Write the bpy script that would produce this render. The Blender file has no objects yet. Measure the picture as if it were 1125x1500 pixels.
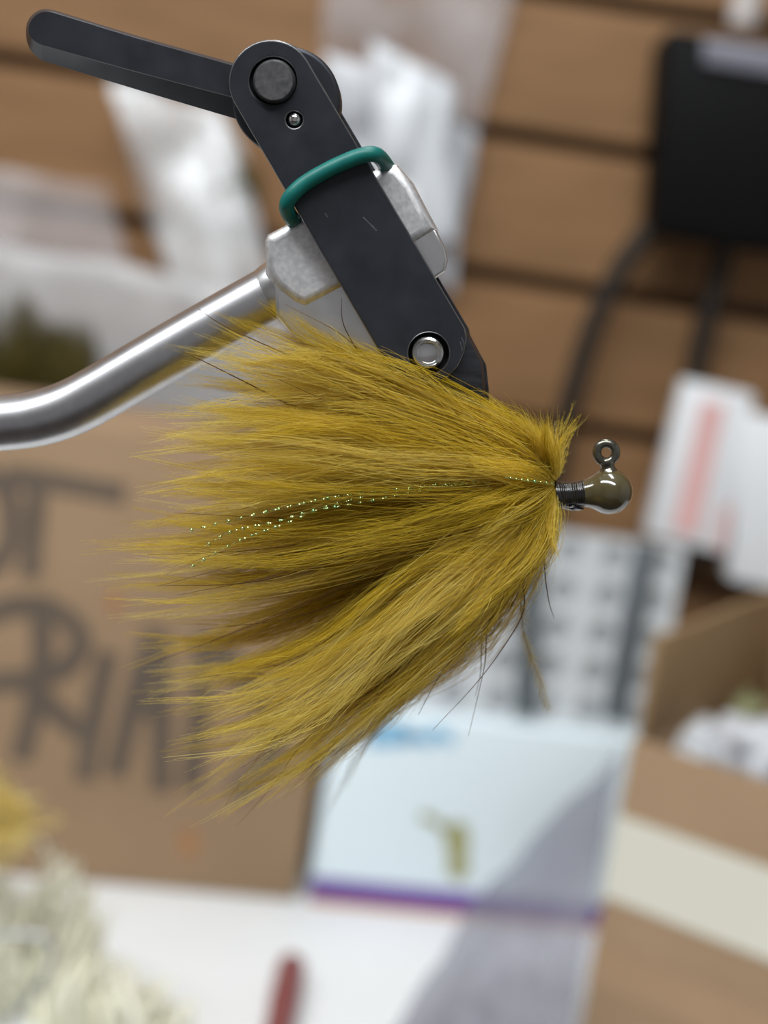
import bpy, bmesh, math, random
import numpy as np
from mathutils import Vector, Matrix, noise

# ------------------------------------------------------------------ camera
SC = bpy.context.scene
COL = SC.collection
W, H = 1125, 1500
FPX = 2250.0                       # focal length in pixels of the photograph
CAM_H, PITCH, ROLL = 0.290, math.radians(8.0), math.radians(8.6)
Y0 = 0.20                          # distance of the vise and the fly (metres)

_f = Vector((0, math.cos(PITCH), -math.sin(PITCH)))
_r0 = Vector((1, 0, 0))
_u0 = _r0.cross(_f)
RIGHT = (_r0 * math.cos(ROLL) + _u0 * math.sin(ROLL)).normalized()
UP = (_u0 * math.cos(ROLL) - _r0 * math.sin(ROLL)).normalized()
CAM = Vector((0, 0, CAM_H))

cd = bpy.data.cameras.new('camera')
cam = bpy.data.objects.new('camera', cd)
COL.objects.link(cam)
m = Matrix((RIGHT, UP, -_f)).transposed().to_4x4()
m.translation = CAM
cam.matrix_world = m
cd.sensor_fit = 'HORIZONTAL'
cd.sensor_width = 36.0
cd.lens = FPX * 36.0 / W
cd.clip_start = 0.01
cd.clip_end = 20
cd.dof.use_dof = True
cd.dof.focus_distance = 0.1945
cd.dof.aperture_fstop = cd.lens / 4.6     # an entrance pupil of 4.6 mm
SC.camera = cam

# ------------------------------------------------------------------ light
world = bpy.data.worlds.new('world')
SC.world = world
world.use_nodes = True
bg = world.node_tree.nodes['Background']
bg.inputs['Color'].default_value = (0.86, 0.92, 1.0, 1)
bg.inputs['Strength'].default_value = 0.30


def area(name, loc, target, sx, sy, power, color=(1, 1, 1)):
    ld = bpy.data.lights.new(name, 'AREA')
    ld.shape = 'RECTANGLE'
    ld.size, ld.size_y = sx, sy
    ld.energy = power
    ld.color = color
    o = bpy.data.objects.new(name, ld)
    COL.objects.link(o)
    o.location = loc
    o.rotation_euler = (Vector(target) - Vector(loc)).to_track_quat('-Z', 'Y').to_euler()
    return o


area('ceiling_lamp', (-0.46, -0.50, 1.38), (-0.10, 0.35, 0.25), 1.9, 0.20, 28.5, (0.955, 0.985, 1.0))
area('ceiling_lamp', (-0.10, 0.38, 1.58), (0, 0.42, 0.1), 1.0, 0.2, 9.5, (0.95, 0.98, 1.0))

SC.cycles.max_bounces = 14
SC.cycles.diffuse_bounces = 8
SC.cycles.transmission_bounces = 10
SC.view_settings.view_transform = 'Standard'
SC.view_settings.look = 'None'
SC.view_settings.gamma = 1.0
SC.view_settings.use_curve_mapping = False
SC.view_settings.exposure = 0.0

# ------------------------------------------------------------------ helpers


def ray(px, py):
    return _f + RIGHT * ((px - W / 2) / FPX) - UP * ((py - H / 2) / FPX)


def P(px, py, Y):
    """The point at distance Y in front of the camera's foot that shows at that pixel."""
    d = ray(px, py)
    return CAM + d * (Y / d.y)


def Z(px, py, z):
    d = ray(px, py)
    return CAM + d * ((z - CAM_H) / d.z)


def S(px, py, d=0.0):
    """A point of the vise and the fly; d in millimetres away from the viewer."""
    return P(px, py, Y0 + d * 0.001)


MM = 0.001
PX = Y0 / FPX                       # one pixel at the fly, in metres


def empty(name, loc, label, cat, group=None):
    o = bpy.data.objects.new(name, None)
    o.empty_display_size = 0.01
    COL.objects.link(o)
    o.location = loc
    tag(o, label, cat, group)
    return o


def tag(o, label=None, cat=None, group=None, kind=None):
    if label: o['label'] = label
    if cat: o['category'] = cat
    if group: o['group'] = group
    if kind: o['kind'] = kind
    return o


def link(name, me, mat, parent=None, smooth=None):
    o = bpy.data.objects.new(name, me)
    COL.objects.link(o)
    if mat is not None and not me.materials:
        me.materials.append(mat)
    if smooth is not None:
        me.shade_smooth()
        if smooth < 180:
            me.set_sharp_from_angle(angle=math.radians(smooth))
    if parent is not None:
        o.parent = parent
        pw = Vector(parent.location)
        q = parent.parent
        while q is not None:
            pw += q.location
            q = q.parent
        if parent.type == 'EMPTY':
            o.matrix_parent_inverse = Matrix.Translation(-pw)
    return o


def pyd(name, v, f, mat, parent=None, smooth=None):
    me = bpy.data.meshes.new(name)
    me.from_pydata([tuple(x) for x in v], [], f)
    me.update()
    return link(name, me, mat, parent, smooth)


def bm_link(name, bm, mat, parent=None, smooth=None):
    bmesh.ops.recalc_face_normals(bm, faces=bm.faces)
    me = bpy.data.meshes.new(name)
    bm.to_mesh(me)
    bm.free()
    return link(name, me, mat, parent, smooth)


def catmull(pts, n):
    p = np.asarray([tuple(q) for q in pts], float)
    p = np.vstack([2 * p[0] - p[1], p, 2 * p[-1] - p[-2]])
    k = len(p) - 3
    u = np.linspace(0, k, n)
    i = np.minimum(u.astype(int), k - 1)
    t = (u - i)[:, None]
    a, b, c, d = p[i], p[i + 1], p[i + 2], p[i + 3]
    return 0.5 * (2 * b + (c - a) * t + (2 * a - 5 * b + 4 * c - d) * t ** 2 + (3 * b - a - 3 * c + d) * t ** 3)


def tube_mesh(name, pts, rad, mat, parent=None, sides=16, closed=False, caps=True):
    """A tube along points (world); rad one number or one per point."""
    p = [Vector(q) for q in pts]
    n = len(p)
    rr = [rad] * n if not hasattr(rad, '__len__') else list(rad)
    v, f = [], []
    prev = None
    for i in range(n):
        if closed:
            t = (p[(i + 1) % n] - p[i - 1]).normalized()
        else:
            t = (p[min(i + 1, n - 1)] - p[max(i - 1, 0)]).normalized()
        if prev is None:
            a = Vector((0, 1, 0)) if abs(t.y) < 0.9 else Vector((1, 0, 0))
            u = (a - t * a.dot(t)).normalized()
        else:
            u = (prev - t * prev.dot(t)).normalized()
        prev = u
        w = t.cross(u)
        for k in range(sides):
            an = 2 * math.pi * k / sides
            v.append(p[i] + (u * math.cos(an) + w * math.sin(an)) * rr[i])
    for i in range(n if closed else n - 1):
        j = (i + 1) % n
        for k in range(sides):
            k2 = (k + 1) % sides
            f.append((i * sides + k, i * sides + k2, j * sides + k2, j * sides + k))
    if caps and not closed:
        f.append(tuple(range(sides))[::-1])
        f.append(tuple(range((n - 1) * sides, n * sides)))
    return pyd(name, v, f, mat, parent, 50)


def slab(name, outline, d0, d1, bevel, mat, parent=None, holes=(), res=3, at=None):
    """A plate cut to an outline given in pixels, its front d0 and its back d1 (mm from the vise's plane)."""
    at = at or S
    cu = bpy.data.curves.new(name, 'CURVE')
    cu.dimensions = '2D'
    cu.fill_mode = 'BOTH'
    for ring in [outline] + list(holes):
        sp = cu.splines.new('POLY')
        sp.points.add(len(ring) - 1)
        for q, (x, y) in zip(sp.points, ring):
            w = at(x, y, d0)
            q.co = (w.x, w.z, 0, 1)
        sp.use_cyclic_u = True
    th = abs(d1 - d0) * MM
    cu.extrude = th / 2 - bevel
    cu.bevel_depth = bevel
    cu.offset = -bevel
    cu.bevel_resolution = res
    tmp = bpy.data.objects.new('tmp', cu)
    COL.objects.link(tmp)
    dg = bpy.context.evaluated_depsgraph_get()
    me = bpy.data.meshes.new_from_object(tmp.evaluated_get(dg))
    bpy.data.objects.remove(tmp)
    ymid = (at(outline[0][0], outline[0][1], d0).y + at(outline[0][0], outline[0][1], d1).y) / 2
    me.transform(Matrix.Translation((0, ymid, 0)) @ Matrix.Rotation(math.pi / 2, 4, 'X'))
    me.name = name
    me.materials.clear()
    return link(name, me, mat, parent, 35)


def arc(cx, cy, r, a0, a1, n):
    return [(cx + r * math.cos(math.radians(a0 + (a1 - a0) * i / (n - 1))),
             cy + r * math.sin(math.radians(a0 + (a1 - a0) * i / (n - 1)))) for i in range(n)]


def circ(cx, cy, r, n=40):
    return [(cx + r * math.cos(2 * math.pi * i / n), cy + r * math.sin(2 * math.pi * i / n)) for i in range(n)]


def lathe(name, prof, origin, axis, mat, parent=None, n=40, smooth=40):
    """prof: (distance along the axis, radius) pairs in metres."""
    ax = Vector(axis).normalized()
    a = Vector((0, 0, 1)) if abs(ax.z) < 0.9 else Vector((1, 0, 0))
    u = (a - ax * a.dot(ax)).normalized()
    w = ax.cross(u)
    v, f = [], []
    for (h, r) in prof:
        for k in range(n):
            an = 2 * math.pi * k / n
            v.append(Vector(origin) + ax * h + (u * math.cos(an) + w * math.sin(an)) * max(r, 1e-6))
    for i in range(len(prof) - 1):
        for k in range(n):
            k2 = (k + 1) % n
            f.append((i * n + k, i * n + k2, (i + 1) * n + k2, (i + 1) * n + k))
    f.append(tuple(range(n))[::-1])
    f.append(tuple(range((len(prof) - 1) * n, len(prof) * n)))
    return pyd(name, v, f, mat, parent, smooth)


def hexa(name, c, mat, parent=None, bevel=0.0015):
    """A box from eight corners: front TL TR BR BL, back TL TR BR BL."""
    bm = bmesh.new()
    v = [bm.verts.new(x) for x in c]
    for q in ((0, 3, 2, 1), (4, 5, 6, 7), (0, 1, 5, 4), (2, 3, 7, 6), (1, 2, 6, 5), (3, 0, 4, 7)):
        bm.faces.new([v[i] for i in q])
    bmesh.ops.recalc_face_normals(bm, faces=bm.faces)
    if bevel:
        bmesh.ops.bevel(bm, geom=list(bm.edges), offset=bevel, segments=2, affect='EDGES', profile=0.5)
    return bm_link(name, bm, mat, parent, 35)


def panel(name, quad, thick, mat, parent=None, bevel=0.0):
    """A thin board: quad TL TR BR BL (world), its thickness behind it."""
    q = [Vector(x) for x in quad]
    n = (q[1] - q[0]).cross(q[3] - q[0]).normalized()
    if n.y < 0:
        n = -n
    return hexa(name, q + [x + n * thick for x in q], mat, parent, bevel)


def hair_mesh(name, pts, rad, tone, mat, parent=None, sides=3, flat=None, rng=None, loc0=None):
    """pts (N,K,3), rad (N,K), tone (N,): N tapered fibres of `sides` sides as one mesh."""
    N, K, _ = pts.shape
    t = np.gradient(pts, axis=1)
    t /= np.linalg.norm(t, axis=2, keepdims=True) + 1e-12
    ref = rng.normal(size=(N, 1, 3))
    u = np.cross(t, ref)
    u /= np.linalg.norm(u, axis=2, keepdims=True) + 1e-12
    w = np.cross(t, u)
    an = np.arange(sides) * 2 * np.pi / sides
    v = pts[:, :, None, :] + rad[:, :, None, None] * (u[:, :, None, :] * np.cos(an)[None, None, :, None]
                                                      + w[:, :, None, :] * np.sin(an)[None, None, :, None])
    V = v.reshape(-1, 3)
    base = (np.arange(N) * K * sides)[:, None, None]
    i = np.arange(K - 1)[None, :, None] * sides
    k = np.arange(sides)[None, None, :]
    k2 = (k + 1) % sides
    Fq = np.stack([base + i + k, base + i + k2, base + i + sides + k2, base + i + sides + k], axis=-1).reshape(-1, 4)
    tn = np.repeat(tone, K * sides)
    return V, Fq, tn


def spikes(p0, p1, wid, tone, rng):
    """Barbules: one slim triangle each, from p0 to p1 (N,3)."""
    d = p1 - p0
    ref = rng.normal(size=p0.shape)
    u = np.cross(d, ref)
    u /= np.linalg.norm(u, axis=1, keepdims=True) + 1e-12
    u *= wid[:, None] * 0.5
    V = np.stack([p0 - u, p0 + u, p1], axis=1).reshape(-1, 3)
    F = np.arange(len(V)).reshape(-1, 3)
    return V, F, np.repeat(tone, 3)


def raw_mesh(name, chunks, mat, parent=None):
    """chunks: (verts, faces of one size, tone) -> one mesh with a 'tone' attribute."""
    nv = sum(len(c[0]) for c in chunks)
    V = np.concatenate([c[0] for c in chunks]).astype(np.float32)
    T = np.concatenate([c[2] for c in chunks]).astype(np.float32)
    loops, starts, off, lo = [], [], 0, 0
    for v, f, _t in chunks:
        loops.append((f + off).reshape(-1))
        starts.append(lo + np.arange(len(f)) * f.shape[1])
        off += len(v)
        lo += f.size
    L = np.concatenate(loops).astype(np.int32)
    St = np.concatenate(starts).astype(np.int32)
    me = bpy.data.meshes.new(name)
    me.vertices.add(nv)
    me.vertices.foreach_set('co', V.reshape(-1))
    me.loops.add(len(L))
    me.loops.foreach_set('vertex_index', L)
    me.polygons.add(len(St))
    me.polygons.foreach_set('loop_start', St)
    at = me.attributes.new('tone', 'FLOAT', 'POINT')
    at.data.foreach_set('value', T)
    me.update(calc_edges=True)
    me.shade_smooth()
    return link(name, me, mat, parent)


# ------------------------------------------------------------------ materials
def lin(r, g, b):
    c = []
    for x in (r, g, b):
        x /= 255.0
        c.append(x / 12.92 if x <= 0.04045 else ((x + 0.055) / 1.055) ** 2.4)
    return (*c, 1)


def mat_new(name):
    mt = bpy.data.materials.new(name)
    mt.use_nodes = True
    return mt, mt.node_tree.nodes, mt.node_tree.links, mt.node_tree.nodes['Principled BSDF']


def pbr(name, c1, c2=None, scale=40, rough=0.5, metal=0.0, spec=0.5, coat=0.0, stretch=(1, 1, 1), bump=0.0, bscale=200, detail=4, rvar=0.0, bdist=0.0005):
    mt, N, L, b = mat_new(name)
    b.inputs['Roughness'].default_value = rough
    b.inputs['Metallic'].default_value = metal
    b.inputs['Specular IOR Level'].default_value = spec
    b.inputs['Coat Weight'].default_value = coat
    b.inputs['Coat Roughness'].default_value = 0.06
    tc = N.new('ShaderNodeTexCoord')
    mp = N.new('ShaderNodeMapping')
    mp.inputs['Scale'].default_value = stretch
    L.new(tc.outputs['Object'], mp.inputs['Vector'])
    nz = N.new('ShaderNodeTexNoise')
    nz.inputs['Scale'].default_value = scale
    nz.inputs['Detail'].default_value = detail
    L.new(mp.outputs[0], nz.inputs['Vector'])
    rp = N.new('ShaderNodeValToRGB')
    rp.color_ramp.elements[0].position = 0.3
    rp.color_ramp.elements[1].position = 0.7
    rp.color_ramp.elements[0].color = c1
    rp.color_ramp.elements[1].color = c2 or c1
    L.new(nz.outputs['Fac'], rp.inputs['Fac'])
    L.new(rp.outputs[0], b.inputs['Base Color'])
    if rvar:
        mr = N.new('ShaderNodeMapRange')
        mr.inputs['To Min'].default_value = rough - rvar
        mr.inputs['To Max'].default_value = rough + rvar
        L.new(nz.outputs['Fac'], mr.inputs['Value'])
        L.new(mr.outputs[0], b.inputs['Roughness'])
    if bump:
        n2 = N.new('ShaderNodeTexNoise')
        n2.inputs['Scale'].default_value = bscale
        n2.inputs['Detail'].default_value = 3
        L.new(mp.outputs[0], n2.inputs['Vector'])
        bp = N.new('ShaderNodeBump')
        bp.inputs['Strength'].default_value = bump
        bp.inputs['Distance'].default_value = bdist
        L.new(n2.outputs['Fac'], bp.inputs['Height'])
        L.new(bp.outputs[0], b.inputs['Normal'])
    return mt


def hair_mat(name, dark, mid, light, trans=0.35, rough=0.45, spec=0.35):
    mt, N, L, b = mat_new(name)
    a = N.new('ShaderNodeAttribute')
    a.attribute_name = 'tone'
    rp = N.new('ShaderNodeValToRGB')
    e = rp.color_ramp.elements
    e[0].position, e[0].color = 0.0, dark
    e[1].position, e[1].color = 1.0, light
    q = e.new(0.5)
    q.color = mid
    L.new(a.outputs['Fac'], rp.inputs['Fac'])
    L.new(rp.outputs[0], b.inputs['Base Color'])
    b.inputs['Roughness'].default_value = rough
    b.inputs['Specular IOR Level'].default_value = spec
    tr = N.new('ShaderNodeBsdfTranslucent')
    L.new(rp.outputs[0], tr.inputs['Color'])
    mx = N.new('ShaderNodeMixShader')
    mx.inputs[0].default_value = trans
    L.new(b.outputs[0], mx.inputs[1])
    L.new(tr.outputs[0], mx.inputs[2])
    L.new(mx.outputs[0], N['Material Output'].inputs['Surface'])
    return mt


def film_mat(name, tint, clear, rough=0.12, body=(0.8, 0.82, 0.84, 1), var=0.12):
    """Thin clear or milky plastic film: part see-through, part milky, glossy on top."""
    mt, N, L, b = mat_new(name)
    b.inputs['Base Color'].default_value = body
    b.inputs['Roughness'].default_value = rough
    b.inputs['Specular IOR Level'].default_value = 0.6
    t = N.new('ShaderNodeBsdfTransparent')
    t.inputs['Color'].default_value = tint
    mx = N.new('ShaderNodeMixShader')
    tc = N.new('ShaderNodeTexCoord')
    nz = N.new('ShaderNodeTexNoise')
    nz.inputs['Scale'].default_value = 22
    nz.inputs['Detail'].default_value = 3
    L.new(tc.outputs['Object'], nz.inputs['Vector'])
    mr = N.new('ShaderNodeMapRange')
    mr.inputs['From Min'].default_value = 0.3
    mr.inputs['From Max'].default_value = 0.7
    mr.inputs['To Min'].default_value = max(clear - var, 0)
    mr.inputs['To Max'].default_value = min(clear + var, 1)
    L.new(nz.outputs['Fac'], mr.inputs['Value'])
    L.new(mr.outputs[0], mx.inputs[0])
    L.new(b.outputs[0], mx.inputs[1])
    L.new(t.outputs[0], mx.inputs[2])
    L.new(mx.outputs[0], N['Material Output'].inputs['Surface'])
    return mt


M = {}
M['wood'] = pbr('wood_laminate', lin(124, 92, 60), lin(146, 110, 75), scale=9, stretch=(1, 1, 9), rough=0.55, spec=0.3, bump=0.1, bscale=60)
M['groove'] = pbr('groove_dark', lin(72, 50, 32), lin(84, 60, 38), scale=20, rough=0.8)
M['table'] = pbr('white_tabletop', lin(226, 229, 230), lin(232, 234, 235), scale=6, rough=0.45)
M['card'] = pbr('cardboard', lin(150, 125, 99), lin(160, 134, 107), scale=14, rough=0.85, spec=0.15, bump=0.15, bscale=150)
M['card_in'] = pbr('cardboard_inside', lin(138, 114, 84), lin(152, 127, 96), scale=14, rough=0.9, spec=0.1)
M['ink'] = pbr('marker_ink', lin(88, 76, 66), lin(104, 90, 76), scale=30, rough=0.7)
M['stain'] = pbr('rust_stain', lin(160, 116, 76), lin(164, 120, 82), scale=30, rough=0.85)
M['cream'] = pbr('cream_label', lin(206, 203, 188), lin(212, 209, 196), scale=12, rough=0.7)
M['tan'] = pbr('tan_band', lin(150, 122, 92), lin(162, 132, 102), scale=12, rough=0.7)
M['pale'] = pbr('pale_carton', lin(222, 236, 242), lin(228, 240, 246), scale=8, rough=0.35)
M['purple'] = pbr('purple_print', lin(98, 66, 148), lin(108, 76, 158), scale=12, rough=0.4)
M['orange'] = pbr('orange_print', lin(196, 140, 92), lin(205, 150, 100), scale=12, rough=0.5)
M['blue'] = pbr('blue_print', lin(140, 196, 230), lin(152, 204, 234), scale=12, rough=0.4)
M['olive_print'] = pbr('olive_print', lin(150, 150, 96), lin(170, 168, 120), scale=60, rough=0.5)
M['white_p'] = pbr('white_plastic', lin(206, 210, 214), lin(214, 218, 220), scale=10, rough=0.35)
M['well'] = pbr('well_grey', lin(166, 169, 172), lin(176, 179, 182), scale=30, rough=0.4)
M['strap'] = pbr('dark_strap', lin(88, 95, 99), lin(100, 107, 111), scale=20, rough=0.55)
M['white_c'] = pbr('white_card', lin(226, 228, 232), lin(234, 236, 238), scale=10, rough=0.5)
M['pink'] = pbr('pink_print', lin(226, 176, 172), lin(232, 186, 182), scale=20, rough=0.5)
M['black'] = pbr('black_plastic', lin(8, 8, 9), lin(11, 11, 12), scale=30, rough=0.6, spec=0.12)
M['cord'] = pbr('black_cord', lin(40, 34, 30), lin(48, 42, 36), scale=30, rough=0.6, spec=0.3)
M['grey_p'] = pbr('grey_strip', lin(112, 112, 124), lin(122, 122, 132), scale=30, rough=0.4)
M['knob'] = pbr('pale_knob', lin(190, 182, 178), lin(200, 192, 188), scale=30, rough=0.4)
M['maroon'] = pbr('maroon_plastic', lin(122, 56, 54), lin(132, 66, 62), scale=40, rough=0.4)
M['wire'] = pbr('steel_wire', (0.36, 0.36, 0.37, 1), (0.42, 0.42, 0.42, 1), scale=100, rough=0.32, metal=1)

M['blackened'] = pbr('blackened_steel', lin(45, 47, 53), lin(55, 58, 65), scale=260, rough=0.4, metal=0.45, spec=0.5, bump=0.04, bscale=2500, rvar=0.06, detail=6, bdist=0.0001)
M['jaw'] = pbr('turned_steel', lin(44, 45, 49), lin(76, 77, 83), scale=420, stretch=(0.35, 1, 2.2), rough=0.38, metal=0.7, bump=0.12, bscale=1600, bdist=0.0001)
M['pin'] = pbr('dark_pin', lin(92, 92, 94), lin(118, 117, 118), scale=1400, rough=0.45, metal=0.8, bump=0.1, bscale=3000, bdist=0.0001)
M['chrome'] = pbr('bright_steel', (0.75, 0.76, 0.76, 1), (0.85, 0.86, 0.86, 1), scale=500, rough=0.14, metal=1)
M['alu'] = pbr('satin_aluminium', (0.74, 0.75, 0.77, 1), (0.97, 0.97, 0.98, 1), scale=1500, rough=0.48, metal=1, bump=0.12, bscale=2600, detail=2, bdist=0.0001)
M['alu_pol'] = pbr('polished_aluminium', (0.76, 0.77, 0.78, 1), (0.84, 0.85, 0.86, 1), scale=500, rough=0.3, metal=1)
M['tube'] = pbr('stainless_tube', (0.52, 0.52, 0.54, 1), (0.60, 0.60, 0.62, 1), scale=500, rough=0.34, metal=1, bump=0.05, bscale=2600, bdist=0.0001)
M['teal'] = pbr('teal_rubber', lin(8, 104, 98), lin(14, 116, 108), scale=600, rough=0.42, spec=0.45)
M['void'] = pbr('recess_dark', lin(14, 14, 16), lin(18, 18, 20), scale=100, rough=0.7)
M['headpaint'] = pbr('olive_paint', lin(72, 64, 40), lin(80, 72, 46), scale=300, rough=0.16, spec=0.6, coat=0.9)
M['nickel'] = pbr('black_nickel', lin(104, 102, 94), lin(128, 126, 116), scale=900, rough=0.22, metal=0.9, bump=0.3, bscale=1800, bdist=0.0002)
M['thread'] = pbr('black_thread', lin(10, 10, 11), lin(18, 18, 19), scale=900, rough=0.25, spec=0.6, coat=0.8)
M['flash'] = pbr('flash_film', (0.80, 0.78, 0.28, 1), (0.45, 0.85, 0.42, 1), scale=900, rough=0.12, metal=0.9)
M['marabou'] = hair_mat('olive_marabou', lin(174, 146, 18), lin(236, 208, 54), lin(252, 238, 146), trans=0.45)
M['down'] = hair_mat('tan_down', lin(150, 130, 78), lin(176, 158, 104), lin(200, 186, 140), trans=0.4)
M['stem'] = hair_mat('brown_stems', lin(78, 46, 20), lin(108, 76, 30), lin(168, 132, 62), trans=0.2)
M['cream_f'] = hair_mat('cream_marabou', lin(254, 251, 226), lin(255, 253, 234), lin(255, 254, 242), trans=0.12)
M['yellow_f'] = hair_mat('yellow_marabou', lin(232, 200, 96), lin(240, 216, 126), lin(246, 230, 166), trans=0.2)
M['olive_f'] = hair_mat('dull_olive_marabou', lin(70, 62, 24), lin(104, 92, 40), lin(128, 116, 64), trans=0.3)
M['film'] = film_mat('clear_film', (0.97, 0.97, 0.97, 1), 0.50, rough=0.2, body=(0.93, 0.95, 0.97, 1), var=0.38)
M['film_milky'] = film_mat('milky_film', (0.94, 0.94, 0.94, 1), 0.52, rough=0.25, body=(0.66, 0.66, 0.67, 1))
M['film_faint'] = film_mat('faint_film', (0.97, 0.96, 0.96, 1), 0.78, rough=0.2, body=(0.7, 0.66, 0.66, 1))
M['film_grey'] = film_mat('grey_film', (0.66, 0.66, 0.71, 1), 0.48, rough=0.42, body=(0.22, 0.22, 0.26, 1))  # grey body and tint stand in for dark reflections on the film
M['packet'] = pbr('white_packet', lin(200, 204, 210), lin(222, 226, 230), scale=25, rough=0.3, spec=0.5)
M['packet_g'] = pbr('grey_packet', lin(172, 174, 180), lin(200, 203, 208), scale=25, rough=0.3, spec=0.5)

# ------------------------------------------------------------------ setting: slatwall
YW = 0.90
za, zb = P(800, 205, YW).z, P(800, 620, YW).z
pitch = (za - zb) / 2
GAP = 0.0085
wall = pyd('wall_back', [(-1.5, YW + 0.012, -0.75), (1.5, YW + 0.012, -0.75), (1.5, YW + 0.012, 1.65), (-1.5, YW + 0.012, 1.65),
                         (-1.5, YW + 0.03, -0.75), (1.5, YW + 0.03, -0.75), (1.5, YW + 0.03, 1.65), (-1.5, YW + 0.03, 1.65)],
           [(0, 1, 2, 3), (5, 4, 7, 6), (0, 4, 5, 1), (3, 2, 6, 7), (1, 5, 6, 2), (0, 3, 7, 4)], M['groove'])
tag(wall, 'wood slat wall of horizontal boards with dark grooves', kind='structure')
bm = bmesh.new()
bmesh.ops.create_cube(bm, size=1)
bmesh.ops.scale(bm, vec=(2.99, 0.0119, pitch - GAP), verts=bm.verts)
bmesh.ops.bevel(bm, geom=list(bm.edges), offset=0.0015, segments=2, affect='EDGES')
plank_me = bpy.data.meshes.new('plank')
bm.to_mesh(plank_me)
bm.free()
for k in range(-14, 13):
    o = link('plank', plank_me, M['wood'], wall)
    o.location = (0, YW + 0.006, za - pitch * (k + 0.5) + GAP * 0)

M['paint'] = pbr('painted_wall', lin(178, 178, 178), lin(186, 186, 186), scale=5, rough=0.8)
M['ceil'] = pbr('ceiling_paint', lin(225, 225, 222), lin(230, 230, 228), scale=5, rough=0.9)
M['floorm'] = pbr('floor_boards', lin(58, 50, 44), lin(72, 62, 54), scale=8, stretch=(1, 8, 1), rough=0.6)
M['far'] = pbr('pale_reflected_wall', lin(196, 199, 206), lin(204, 207, 212), scale=8, rough=0.8)  # unseen wall, its pale blue-grey chosen for what the metal reflects
RX, RY, RZ0, RZ1 = 1.5, -1.6, -0.75, 1.65


def shell(name, lo, hi, mat, label):
    v = [(x, y, z) for z in (lo[2], hi[2]) for y in (lo[1], hi[1]) for x in (lo[0], hi[0])]
    o = pyd(name, v, [(0, 2, 3, 1), (4, 5, 7, 6), (0, 1, 5, 4), (2, 6, 7, 3), (0, 4, 6, 2), (1, 3, 7, 5)], mat)
    tag(o, label, kind='structure')
shell('wall_left', (-RX - 0.05, RY, RZ0), (-RX, YW + 0.03, RZ1), M['paint'], 'plain painted wall at the left')
shell('wall_right', (RX, RY, RZ0), (RX + 0.05, YW + 0.03, RZ1), M['paint'], 'plain painted wall at the right')
shell('wall_front', (-RX, RY - 0.05, RZ0), (RX, RY, RZ1), M['far'], 'pale unseen wall behind the viewer, toned for reflections')
shell('floor', (-RX, RY, RZ0 - 0.05), (RX, YW + 0.03, RZ0), M['floorm'], 'brown floor')
shell('ceiling', (-RX, RY, RZ1), (RX, YW + 0.03, RZ1 + 0.05), M['ceil'], 'white ceiling')

# ------------------------------------------------------------------ worktable
tb = hexa('work_table', [(-0.8, 0.25, 0), (0.8, 0.25, 0), (0.8, 0.25, -0.03), (-0.8, 0.25, -0.03),
                         (-0.8, YW - 0.001, 0), (0.8, YW - 0.001, 0), (0.8, YW - 0.001, -0.03), (-0.8, YW - 0.001, -0.03)], M['table'], bevel=0.001)
tag(tb, 'white smooth tabletop under the boxes', 'table')

# ------------------------------------------------------------------ left cardboard box with marker writing
up = Vector((0, 0, 1))
BR = Z(432, 1320, 0.0)
BLv = Z(60, 1286, 0.0)
e = (BR - BLv).normalized()
BL = BR - e * 0.30
back = Vector((-e.y, e.x, 0))
if back.y < 0: back = -back
def height_at(px, py, base):            # height of the ray at the vertical plane through base facing the viewer
    return P(px, py, base.y).z
hb = height_at(500, 672, BR)
lean = e * 0.003
cb = empty('cardboard_box', (BR + BL) / 2, 'brown cardboard box with thick black marker writing, left on the table', 'box')
c = [BL + up * hb + lean, BR + up * hb + lean, BR, BL]
depth = 0.12
hexa('carton_body', c + [x + back * depth for x in c], M['card'], cb, 0.002)


def on_face(px, py, base, edge, off=-0.0002):
    """A pixel's point on the vertical face through base along edge."""
    n = Vector((-edge.y, edge.x, 0)).normalized()
    if n.y < 0: n = -n
    d = ray(px, py)
    t = (base - CAM).dot(n) / d.dot(n)
    return CAM + d * t + n * off


def stroke(pts, width, base, edge, off, n=24):
    """A marker stroke of px width along px points, laid on the face."""
    c = catmull([(x, y, 0) for x, y in pts], n)
    t = np.gradient(c, axis=0)
    t /= np.linalg.norm(t, axis=1, keepdims=True)
    nn = np.stack([-t[:, 1], t[:, 0]], 1)
    v, f = [], []
    for i in range(n):
        for s in (-1, 1):
            q = c[i, :2] + nn[i] * s * width / 2 + (-t[i, :2] * width * 0.25 if i == 0 else 0) + (t[i, :2] * width * 0.25 if i == n - 1 else 0)
            v.append(on_face(q[0], q[1], base, edge, off))
    for i in range(n - 1):
        f.append((2 * i, 2 * i + 1, 2 * i + 3, 2 * i + 2))
    return v, f


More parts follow.
